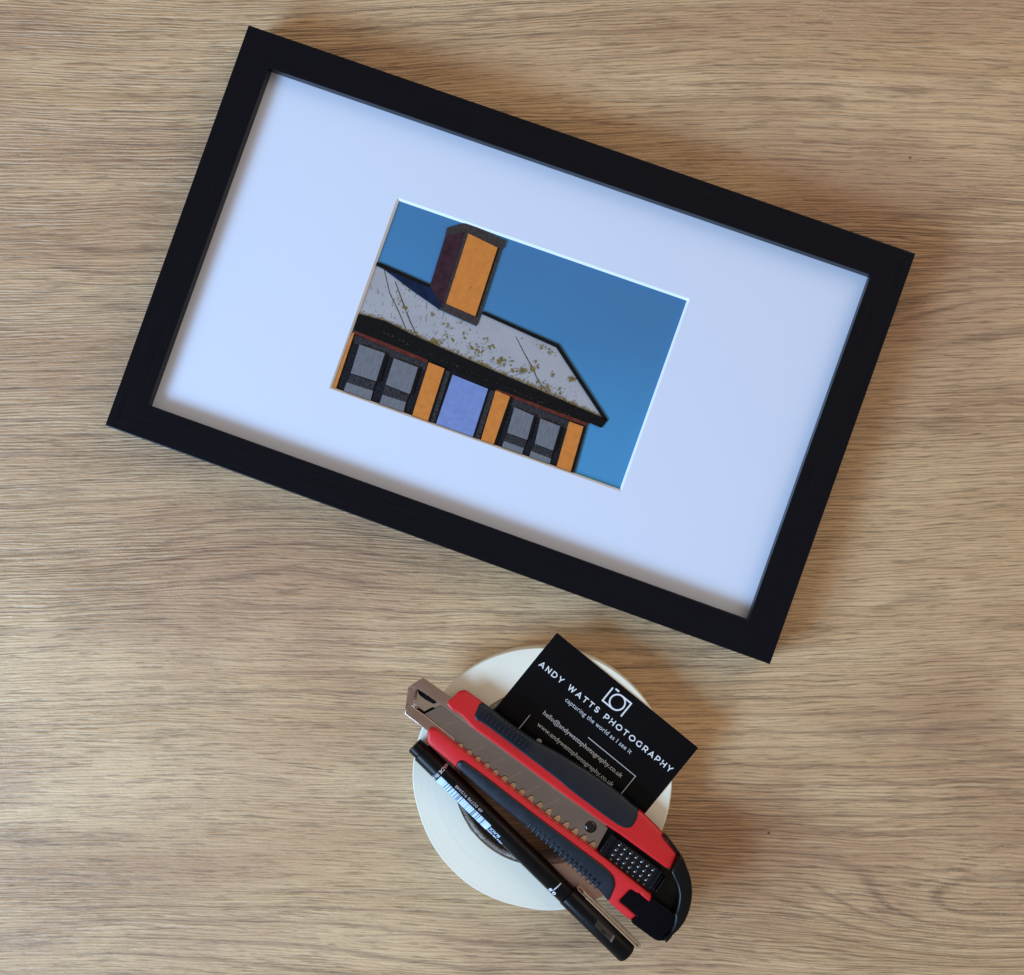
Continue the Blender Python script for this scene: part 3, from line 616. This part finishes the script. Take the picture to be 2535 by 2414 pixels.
# ------------------------------------------------------------------ utility knife
KN = {"UPPER": [[-64.61, 11.29], [-64.92, 13.35], [-64.36, 14.94], [-63.87, 19.29], [-61.72, 21.48], [-53.61, 21.92], [-50.4, 21.89], [-44.16, 21.87], [-36.41, 21.92], [-28.89, 22.24], [-21.49, 22.7], [-17.1, 23.47], [-13.53, 24.16], [-5.68, 25.31], [10.6, 26.97], [25.27, 27.52], [33.84, 26.95], [36.84, 27.2], [40.11, 27.13], [49.76, 26.07], [52.35, 25.31], [57.97, 23.9], [63.59, 22.48], [64.78, 14.03], [51.29, 13.56], [37.49, 13.11], [28.29, 12.52], [2.07, 11.51], [-40.15, 10.52], [-47.91, 9.97], [-56.98, 11.36], [-61.41, 10.46]], "LOWER": [[-63.8, -4.61], [-64.18, -3.12], [-63.77, -1.99], [-62.65, -1.29], [-61.09, -0.69], [-51.42, -0.79], [-25.12, -0.76], [0.89, -1.12], [32.61, 0.41], [62.53, 0.16], [64.54, 0.03], [65.23, -1.2], [65.63, -2.7], [64.74, -2.85], [60.66, -2.78], [59.43, -2.49], [58.65, -3.1], [54.93, -3.5], [54.74, -9.48], [54.72, -11.27], [57.62, -11.27], [64.97, -11.54], [65.25, -12.2], [64.59, -15.76], [58.3, -15.65], [51.66, -15.19], [44.69, -13.32], [33.16, -12.19], [22.06, -11.64], [-1.07, -11.01], [-13.15, -10.72], [-26.46, -10.42], [-43.51, -9.2], [-60.22, -8.73], [-61.99, -7.28]], "GRIP_U": [[-53.22, 21.6], [-48.1, 21.92], [-44.22, 22.04], [-36.5, 22.08], [-28.99, 22.41], [-21.6, 22.87], [-17.21, 23.64], [-13.65, 24.32], [-5.87, 25.54], [10.38, 27.2], [25.02, 27.74], [33.58, 27.18], [36.33, 27.46], [38.16, 25.41], [38.99, 23.02], [39.04, 19.0], [36.77, 16.71], [32.05, 15.63], [6.3, 14.9], [-2.26, 15.34], [-26.17, 14.96], [-46.25, 14.55], [-48.77, 13.85], [-50.77, 14.32], [-51.69, 15.65]], "GRIP_L": [[-43.65, -8.87], [-44.37, -7.28], [-43.97, -5.48], [-43.0, -4.42], [-41.18, -4.14], [-30.41, -3.72], [-19.15, -3.66], [2.71, -3.46], [23.73, -3.05], [40.46, -2.66], [45.14, -3.53], [48.34, -6.47], [49.99, -10.15], [51.42, -14.96], [44.46, -13.09], [32.95, -11.96], [21.88, -11.41], [-1.22, -10.79], [-13.27, -10.49], [-26.56, -10.19]], "SHEATH": [[-77.59, -5.49], [-83.83, 5.26], [-82.97, 8.51], [-81.12, 13.31], [-64.26, 14.08], [-38.79, 9.64], [-12.97, 10.55], [24.82, 11.32], [35.68, 11.19], [33.97, -1.2], [2.17, -2.87], [-50.19, -3.15], [-63.76, -5.13]], "FLANGE_UP": [[-83.81, 5.85], [-82.96, 9.08], [-81.12, 13.86], [-64.34, 14.62], [-35.44, 11.8], [4.33, 12.98], [29.11, 13.29], [29.05, 11.82], [2.56, 10.63], [-39.08, 9.67], [-60.13, 9.32], [-66.26, 9.28], [-68.67, 9.07], [-70.79, 8.82], [-74.56, 8.7], [-78.65, 8.33], [-79.97, 8.21]], "FLANGE_LEFT": [[-77.61, -4.84], [-83.81, 5.85], [-79.97, 8.21], [-79.89, 7.11], [-79.51, 5.61], [-76.84, 0.5], [-78.91, 0.18], [-79.43, -0.48]], "RACK_A": [[-77.61, -4.84], [-79.43, -0.48], [-78.91, 0.18], [-76.45, 0.17], [-70.72, 0.41], [-52.55, 0.51], [-51.29, 0.21], [-50.75, -0.65], [-50.82, -1.73]], "RACK_T": [[-47.49, -0.99], [29.5, 1.12]], "RACK_B": [[32.76, -0.15], [32.17, -1.51], [1.95, -2.54], [-49.89, -3.11], [-61.01, -3.39], [-63.85, -4.48]], "BLADE": [[-70.45, -0.12], [-66.17, 9.01], [-39.24, 9.78], [2.48, 10.75], [30.45, 11.62], [32.31, -0.09], [0.84, -1.1], [-50.55, -1.47]], "BLADE_SCORE": [[[-60.28, 0.38], [-56.16, 7.71]], [[-42.79, -2.15], [-38.07, 7.33]], [[-32.34, -1.66], [-27.62, 7.81]], [[-21.66, -1.47], [-16.95, 7.99]], [[-11.01, -1.28], [-6.31, 8.17]], [[-0.37, -1.09], [4.32, 8.35]]], "SLOT": [[[-79.61, 7.51], [-78.74, 7.89], [-74.2, 8.38], [-68.59, 8.32], [-69.52, 6.67], [-73.8, 5.86], [-77.0, 5.81], [-78.33, 6.19]], [[-71.43, -0.16], [-70.1, 3.07], [-69.13, 5.17], [-67.59, 5.85], [-66.0, 8.64], [-65.4, 8.03], [-69.91, -0.52]]], "RIVET": [[23.78, 7.07]], "LINER": [[29.09, 11.95], [38.26, 12.44], [66.17, 13.31], [69.95, 11.16], [73.05, 9.77], [75.72, 7.28], [77.84, 3.85], [79.41, -0.01], [79.59, -1.4], [67.15, -2.03], [65.14, -1.07], [63.83, -0.99], [33.64, -0.8]], "SLIDE_FRONT": [[32.86, 11.04], [36.24, 10.91], [37.13, 0.07], [33.42, 0.32]], "SLIDE_SLOT": [[[34.14, 9.39], [33.67, 9.01], [34.0, 2.18], [34.7, 2.09]], [[35.82, 9.56], [35.33, 9.31], [35.68, 1.47], [36.38, 1.38]]], "SLIDE_PAD": [[36.4, 10.3], [37.91, 10.98], [61.83, 11.68], [62.95, 0.39], [37.6, 0.19]], "STUD_A": [[39.21, 9.37], [39.84, 0.99]], "STUD_B": [[58.46, 9.71], [58.89, 1.31]], "SLIDE_RIDGE": [[[61.43, 11.46], [62.36, 2.07]], [[63.41, 10.08], [63.83, 2.17]], [[65.07, 9.99], [65.58, 2.67]]], "CAP_RING": [[63.13, 23.31], [66.13, 22.51], [69.16, 20.85], [68.98, 20.75], [72.01, 19.09], [74.97, 16.86], [78.01, 13.7], [80.8, 9.58], [82.88, 4.9], [84.18, -0.39], [84.14, -5.24], [83.14, -9.82], [82.14, -12.44], [81.29, -13.62], [81.74, -8.65], [80.53, -3.79], [78.86, -0.81], [77.95, -0.27], [77.8, 1.39], [76.33, 4.78], [74.18, 8.15], [71.18, 10.84], [68.47, 12.25], [64.57, 14.23], [64.44, 17.67]], "CAP_LIP": [[52.31, 25.19], [53.38, 25.77], [60.4, 24.18], [63.8, 23.04], [63.66, 21.91], [58.03, 23.33]], "CAP_PANEL": [[65.5, -0.86], [65.4, -1.7], [65.79, -2.81], [64.84, -2.95], [60.73, -2.9], [59.52, -2.64], [58.77, -3.23], [55.07, -3.59], [54.66, -9.68], [54.82, -11.37], [57.67, -11.3], [65.15, -11.67], [65.39, -12.35], [64.74, -15.85], [73.49, -15.52], [76.94, -15.43], [78.77, -15.19], [80.1, -14.64], [81.35, -13.65], [81.73, -8.75], [80.54, -3.92], [78.93, -1.01], [77.98, -0.42]], "RIB_U": [[-47.89, 19.28], [-22.45, 20.14]], "RIB_L": [[0.33, -8.84], [41.69, -11.71]]}
KF = thing('utility_knife', 'red and black snap off utility knife with ribbed charcoal grips lying across the roll', 'utility knife', ([-5.68, -139.82][0], [-5.68, -139.82][1], 15.5), -0.65684)
B = -25.5      # heights below are given from 25.5 mm, the underside of the knife
g = G()
slab(g, chaikin(KN['UPPER'], 1, 0.15), 31.0+B, 37.6+B, 1.5, 6, 0.4)
slab(g, chaikin(KN['LOWER'], 1, 0.15), 30.0+B, 37.3+B, 1.5, 6, 0.4)
tilt(g, 7.5, 0.30, 33+B)
slab(g, inset(ccw(KN['UPPER']), 1.2), 25.7+B, 31.2+B, 0, 1, 0.6, mi=1)  # hidden underside of both halves, made black to cut red bounce light
slab(g, inset(ccw(KN['LOWER']), 1.2), 25.7+B, 30.2+B, 0, 1, 0.6, mi=1)
g.build('handle_shell', [M['red'], M['black']], KF, 50)
gu = tilt(slab(G(), chaikin(KN['GRIP_U'], 1, 0.2), 31.5+B, 38.3+B, 1.5, 6, 0.4, grow=0.14), 7.5, 0.32, 33+B).build('rubber_grip', M['rubber'], KF, 50)
gl = tilt(slab(G(), chaikin(KN['GRIP_L'], 1, 0.2), 30.5+B, 38.0+B, 1.5, 6, 0.4, grow=0.14), 7.5, 0.32, 33+B).build('rubber_grip', M['rubber'], KF, 50)
def ribs(parent, line, n, length, hgt, wid, slope, z):
    g = G(); hw, hl = wid/2, length/2
    p = [(-hw, -hl), (hw, -hl), (hw, hl), (-hw, hl)]
    slab(g, chaikin(p, 2), 0, hgt, 0.3, 3)
    me = g.mesh('rib', M['rubber'], 60)
    a, b = Vector(line[0]), Vector(line[1])
    for k in range(n):
        q = a.lerp(b, k/(n-1)); o = link('rib', me, parent)
        o.location = (q.x*MM, q.y*MM, (z+B)*MM); o.rotation_euler = (slope, 0, 0)
ribs(gu, KN['RIB_U'], 12, 4.8, 1.9, 1.15, R(-14), 36.6)
ribs(gl, KN['RIB_L'], 16, 3.6, 1.4, 1.25, R(18), 36.3)
fl_ = slab(G(), KN['SHEATH'], 28.6+B, 31.0+B, 0.1, 2).build('sheath_floor', M['steel'], KF)
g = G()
for s in KN['SLOT']: slab(g, s, 30.5+B, 31.03+B, 0, 1)  # black patches paint the shade under the upper flange and blade end
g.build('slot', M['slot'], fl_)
# folded flanges of the steel sheath: upper, left and the toothed lower one
g = G()
slab(g, KN['FLANGE_UP'], 33.4+B, 34.0+B, 0.12, 2)
slab(g, KN['FLANGE_LEFT'], 33.3+B, 33.96+B, 0.35, 4)
ra, rb_ = KN['RACK_A'], KN['RACK_B']
t0, t1 = Vector(KN['RACK_T'][0]), Vector(KN['RACK_T'][1])
dv = (t1-t0)/15; base0 = t0-Vector((0, 1.55))
pts = [tuple(p) for p in ra]+[(t0.x-1.9, t0.y-1.2), (t1.x+2.2, t1.y-1.2)]+[tuple(p) for p in rb_]
slab(g, pts, 33.4+B, 33.99+B, 0.30, 4)
# side wall of the sheath below
a = Vector(KN['RACK_A'][0]); b = Vector(KN['RACK_B'][-1])
g.add([(a.x, a.y, 31+B), (b.x, b.y, 31+B), (b.x, b.y, 33.5+B), (a.x, a.y, 33.5+B), (a.x, a.y+.35, 31+B), (b.x, b.y+.35, 31+B), (b.x, b.y+.35, 33.5+B), (a.x, a.y+.35, 33.5+B)],
      [(0, 1, 2, 3), (4, 7, 6, 5), (0, 3, 7, 4), (1, 5, 6, 2), (0, 4, 5, 1), (3, 2, 6, 7)])
sheath = g.build('blade_sheath', M['rack'], KF, 40)
g = G()
slab(g, chaikin([(-1.75, -1.0), (-1.4, -0.5), (-1.2, 0.6), (-0.95, 1.25), (-0.4, 1.65), (0.2, 1.68), (0.85, 1.35), (1.2, 0.75), (1.35, -0.4), (1.8, -1.0)], 1), -0.28, 0.12, 0.07, 2)
tooth = g.mesh('rack_tooth', M['tooth'], 40)
for k in range(16):
    c = t0+dv*k
    o = link('rack_tooth', tooth, sheath); o.location = (c.x*MM, c.y*MM, (34.02+B)*MM); o.rotation_euler = (R(-3-1.0*((k*7) % 3) - (6 if 10 <= k <= 13 else 0)), R(2+0.7*((k*3) % 4)), 0)
bl = slab(G(), KN['BLADE'], 32.4+B, 33.0+B, 0.05, 1).build('blade', M['blade'], KF)
g = G()
for s in KN['BLADE_SCORE']:
    stroke(g, [tuple(s[0]), tuple(s[1])], 0.16, 33.02+B)
g.build('score_line', M['steel'], bl)
def cone(r, h, n):
    g = G(); vs = []
    for q, z in ((r, 0), (r, 0.12), (0.22, 0.12+h*0.75), (0.08, 0.12+h*0.88)):
        vs += [(q*math.cos(2*math.pi*k/n), q*math.sin(2*math.pi*k/n), z) for k in range(n)]
    fs = [(i*n+k, i*n+(k+1) % n, (i+1)*n+(k+1) % n, (i+1)*n+k) for i in range(3) for k in range(n)]+[[3*n+k for k in range(n)]]
    return g.add(vs, fs)
# glossy rivet
def dome(r, h, n=20, m=6):
    g = G(); vs = []; fs = []
    for i in range(m):
        a = i/m*math.pi/2
        for k in range(n): vs.append((r*math.cos(a)*math.cos(2*math.pi*k/n), r*math.cos(a)*math.sin(2*math.pi*k/n), h*math.sin(a)))
    vs.append((0, 0, h))
    for i in range(m-1):
        for k in range(n): fs.append((i*n+k, i*n+(k+1) % n, (i+1)*n+(k+1) % n, (i+1)*n+k))
    for k in range(n): fs.append(((m-1)*n+k, (m-1)*n+(k+1) % n, m*n))
    return g.add(vs, fs)
o = link('rivet', dome(2.85, 1.3, 32, 8).mesh('rivet', M['gloss']), KF)
o.location = (KN['RIVET'][0][0]*MM, KN['RIVET'][0][1]*MM, (33+B)*MM)
slab(G(), KN['LINER'], 27.0+B, 31.5+B, 0.1, 1).build('channel_floor', M['black'], KF)
sl = slab(G(), KN['SLIDE_PAD'], 31.4+B, 35.6+B, 0.25, 3).build('thumb_slider', M['slide'], KF)
g = G(); slab(g, KN['SLIDE_FRONT'], 33.2+B, 36.6+B, 0.25, 3); g.build('slider_block', M['slide'], sl)
g = G()
for p in KN['SLIDE_SLOT']: slab(g, p, 36.0+B, 36.63+B, 0, 1)
g.build('slot_groove', M['navy'], sl)
g = G()
for i, s in enumerate(KN['SLIDE_RIDGE']):
    a, b = Vector(s[0]), Vector(s[1]); d = (b-a).normalized(); n = Vector((-d.y, d.x))*(0.75 if i == 0 else 0.38)
    slab(g, chaikin([tuple(a+n), tuple(a-n), tuple(b-n), tuple(b+n)], 1, 0.1), 31.2+B, (36.5 if i == 0 else 35.7)+B, 0.35, 3)
g.build('slider_ridge', M['slide'], sl)
stud = cone(0.88, 0.56, 18).mesh('stud', M['stud'])
A0, A1 = [Vector(p) for p in KN['STUD_A']]; B0, B1 = [Vector(p) for p in KN['STUD_B']]
for i in range(7):
    for j in range(4):
        q = A0.lerp(B0, i/6).lerp(A1.lerp(B1, i/6), j/3)
        o = link('stud', stud, sl); o.location = (q.x*MM, q.y*MM, (35.55+B)*MM)
g = G()
slab(g, chaikin(KN['CAP_RING'], 1, 0.2), 30.0+B, 37.6+B, 1.6, 6, 0.5)
slab(g, KN['CAP_LIP'], 30.0+B, 34.0+B, 0.3, 2)
slab(g, inset(ccw(KN['CAP_RING']), 0.8), 26.0+B, 30.4+B, 0, 1, 0.5)
g.build('end_cap', M['black'], KF, 50)
slab(G(), chaikin(KN['CAP_PANEL'], 1, 0.12), 26.6+B, 36.2+B, 0.3, 3, 0.3).build('snapper_panel', M['navy'], KF, 50)

# ------------------------------------------------------------------ fineliner pen
PL = 135.46
PN = thing('fineliner_pen', 'black capped fineliner pen with white barcode and steel clip beside the knife', 'pen', ([-62.45, -114.93][0], [-62.45, -114.93][1], 15.0), -0.766)
RBAR, RCAP, AX = 4.85, 5.2, 5.2
SEAM = 95.6
lathe_x(G(), [(0, RBAR-0.5), (0.12, RBAR-0.15), (0.45, RBAR), (SEAM-0.5, RBAR), (SEAM-0.2, RBAR-0.12)], 0, AX).build('barrel', M['pen'], PN)
lathe_x(G(), [(-4.8, 3.5), (-4.6, 3.9), (-4.2, 4.05), (-0.05, 4.1)], 0, AX).build('end_plug', M['pen'], PN)
lathe_x(G(), [(SEAM, RCAP-0.4), (SEAM+0.1, RCAP-0.12), (SEAM+0.4, RCAP), (PL-1.8, RCAP-0.02), (PL-1.0, RCAP-0.22), (PL-0.5, RCAP-0.7), (PL-0.05, RCAP-1.5), (PL+0.45, RCAP-3.0), (PL+0.7, 0.2)], 0, AX).build('cap', M['pen'], PN, 60)
def on_barrel(x, arc, rad, lift=0.08):
    """point on the barrel: arc is measured from the top towards the lower left (the pen's -y side)"""
    f = arc/rad; return (x, -(rad+lift)*math.sin(f), AX+(rad+lift)*math.cos(f))
def pen_text(name, s, x0, arc0, h, width=None, mode='back', mat='ink', bold=0.0, rad=RBAR):
    vs, fs = text2d(s, width, h, bold)
    g = G()
    if mode == 'back': g.add([on_barrel(x0-x, arc0+y, rad) for x, y in vs], fs)
    else: g.add([on_barrel(x0+y, arc0+x, rad) for x, y in vs], fs)
    return g.build(name, M[mat], PN)
pen_text('printed_number', '49 02778 915448', 39.6, -1.6, 1.45, 17.4, mat='ink_thin')
pen_text('printed_origin', 'MADE IN JAPAN', 11.8, -6.3, 1.7, 17.0, mode='round', mat='ink', bold=0.006)
pen_text('printed_colour', 'BLACK', 53.5, 1.45, 1.5, 6.3, mat='barcode', bold=0.02)
pen_text('printed_code', 'PIN 08-200', 56.6, 3.6, 1.5, 9.4, mat='barcode', bold=0.02)
pen_text('printed_width', '0.8', 90.8, 2.4, 2.1, 3.9, mat='ink', bold=0.03)
g = G(); rb2 = random.Random(11)
x = 14.2
def bar(x0, x1, a0, a1):
    n = 20; vs = []
    for k in range(n+1):
        a = a0+(a1-a0)*k/n; vs += [on_barrel(x0, a, RBAR), on_barrel(x1, a, RBAR)]
    g.add(vs, [(2*k, 2*k+1, 2*k+3, 2*k+2) for k in range(n)])
bar(14.2, 17.6, 0.7, 8.2)
x = 17.75
while x < 43.6:
    wd = rb2.choice((0.3, 0.3, 0.6, 0.9, 1.0)); gp = rb2.choice((0.12, 0.12, 0.14, 0.35, 0.45))
    bar(x, x+wd, 0.7, 8.2); x += wd+gp
bar(x, 46.9, 0.7, 8.2)
g.build('printed_barcode', M['barcode'], PN)
g = G(); vs = []
for k in range(7):
    a = -0.9+4.6*k/6-0.0
    vs += [on_barrel(88.35+0.35*k/6, -a+1.9-1.0, RBAR), on_barrel(88.95+0.35*k/6, -a+1.9-1.0, RBAR)]
g.add(vs, [(2*k, 2*k+1, 2*k+3, 2*k+2) for k in range(6)]); g.build('printed_tick', M['ink_thin'], PN)
# smoked window in the cap, its pale rim at the far end
def patch(g, x0, x1, a0, a1, lift, mi, sk=0.0):
    n = 6; vs = []
    for k in range(n+1):
        a = a0+(a1-a0)*k/n
        vs += [on_barrel(x0+sk*k/n, a, RCAP, lift), on_barrel(x1+sk*k/n, a, RCAP, lift)]
    g.add(vs, [(2*k, 2*k+1, 2*k+3, 2*k+2) for k in range(n)], mi)
g = G()
patch(g, 112.8, 123.2, -2.6, 0.5, 0.02, 0, 0.6); patch(g, 122.8, 123.9, -2.7, 0.5, 0.035, 1, 0.6)
patch(g, 116.8, 119.8, -0.75, -0.15, 0.035, 2, 0.4)
g.build('cap_window', [M['smoke'], M['smoke_light'], M['navy']], PN)
# folded steel clip standing off the cap
g = G()
c0, c1 = 99.5, PL+0.9
slab(g, [(c0+3, 5.15), (c1-0.3, 5.15), (c1, 5.45), (c1, 6.15), (c0+3, 6.0)], 2.4, 7.6, 0.2, 2)
slab(g, [(c0, 6.7), (c1, 7.0), (c1, 7.4), (c0, 7.15)], 2.6, 7.7, 0.15, 2)
slab(g, [(c0+1, 5.7), (c1-0.1, 5.7), (c1-0.1, 7.0), (c0+1, 7.0)], 2.0, 5.2, 0.1, 1)
slab(g, [(c1-0.9, 5.4), (c1+0.05, 5.4), (c1+0.05, 7.35), (c1-0.9, 7.35)], 2.2, 7.3, 0.2, 2)
arc = []
for k in range(11):
    a = math.pi/2+math.pi*k/10; arc.append((98.6+1.6*math.cos(a)*1.4, 6.35+0.95*math.sin(a)))
for a, b in zip(arc[:-1], arc[1:]):
    a = Vector(a); b = Vector(b); d = (b-a).normalized(); n = Vector((-d.y, d.x))*0.14
    slab(g, [tuple(a+n), tuple(a-n), tuple(b-n), tuple(b+n)], 2.6, 7.4, 0.05, 1)
slab(g, [(98.5, 5.35), (c0+4, 5.3), (c0+4, 5.62), (98.5, 5.62)], 2.6, 7.3, 0.05, 1)
slab(g, [(98.5, 7.1), (c0+1, 7.0), (c0+1, 7.25), (98.5, 7.4)], 2.6, 7.3, 0.05, 1)
g.build('clip', M['clip'], PN)
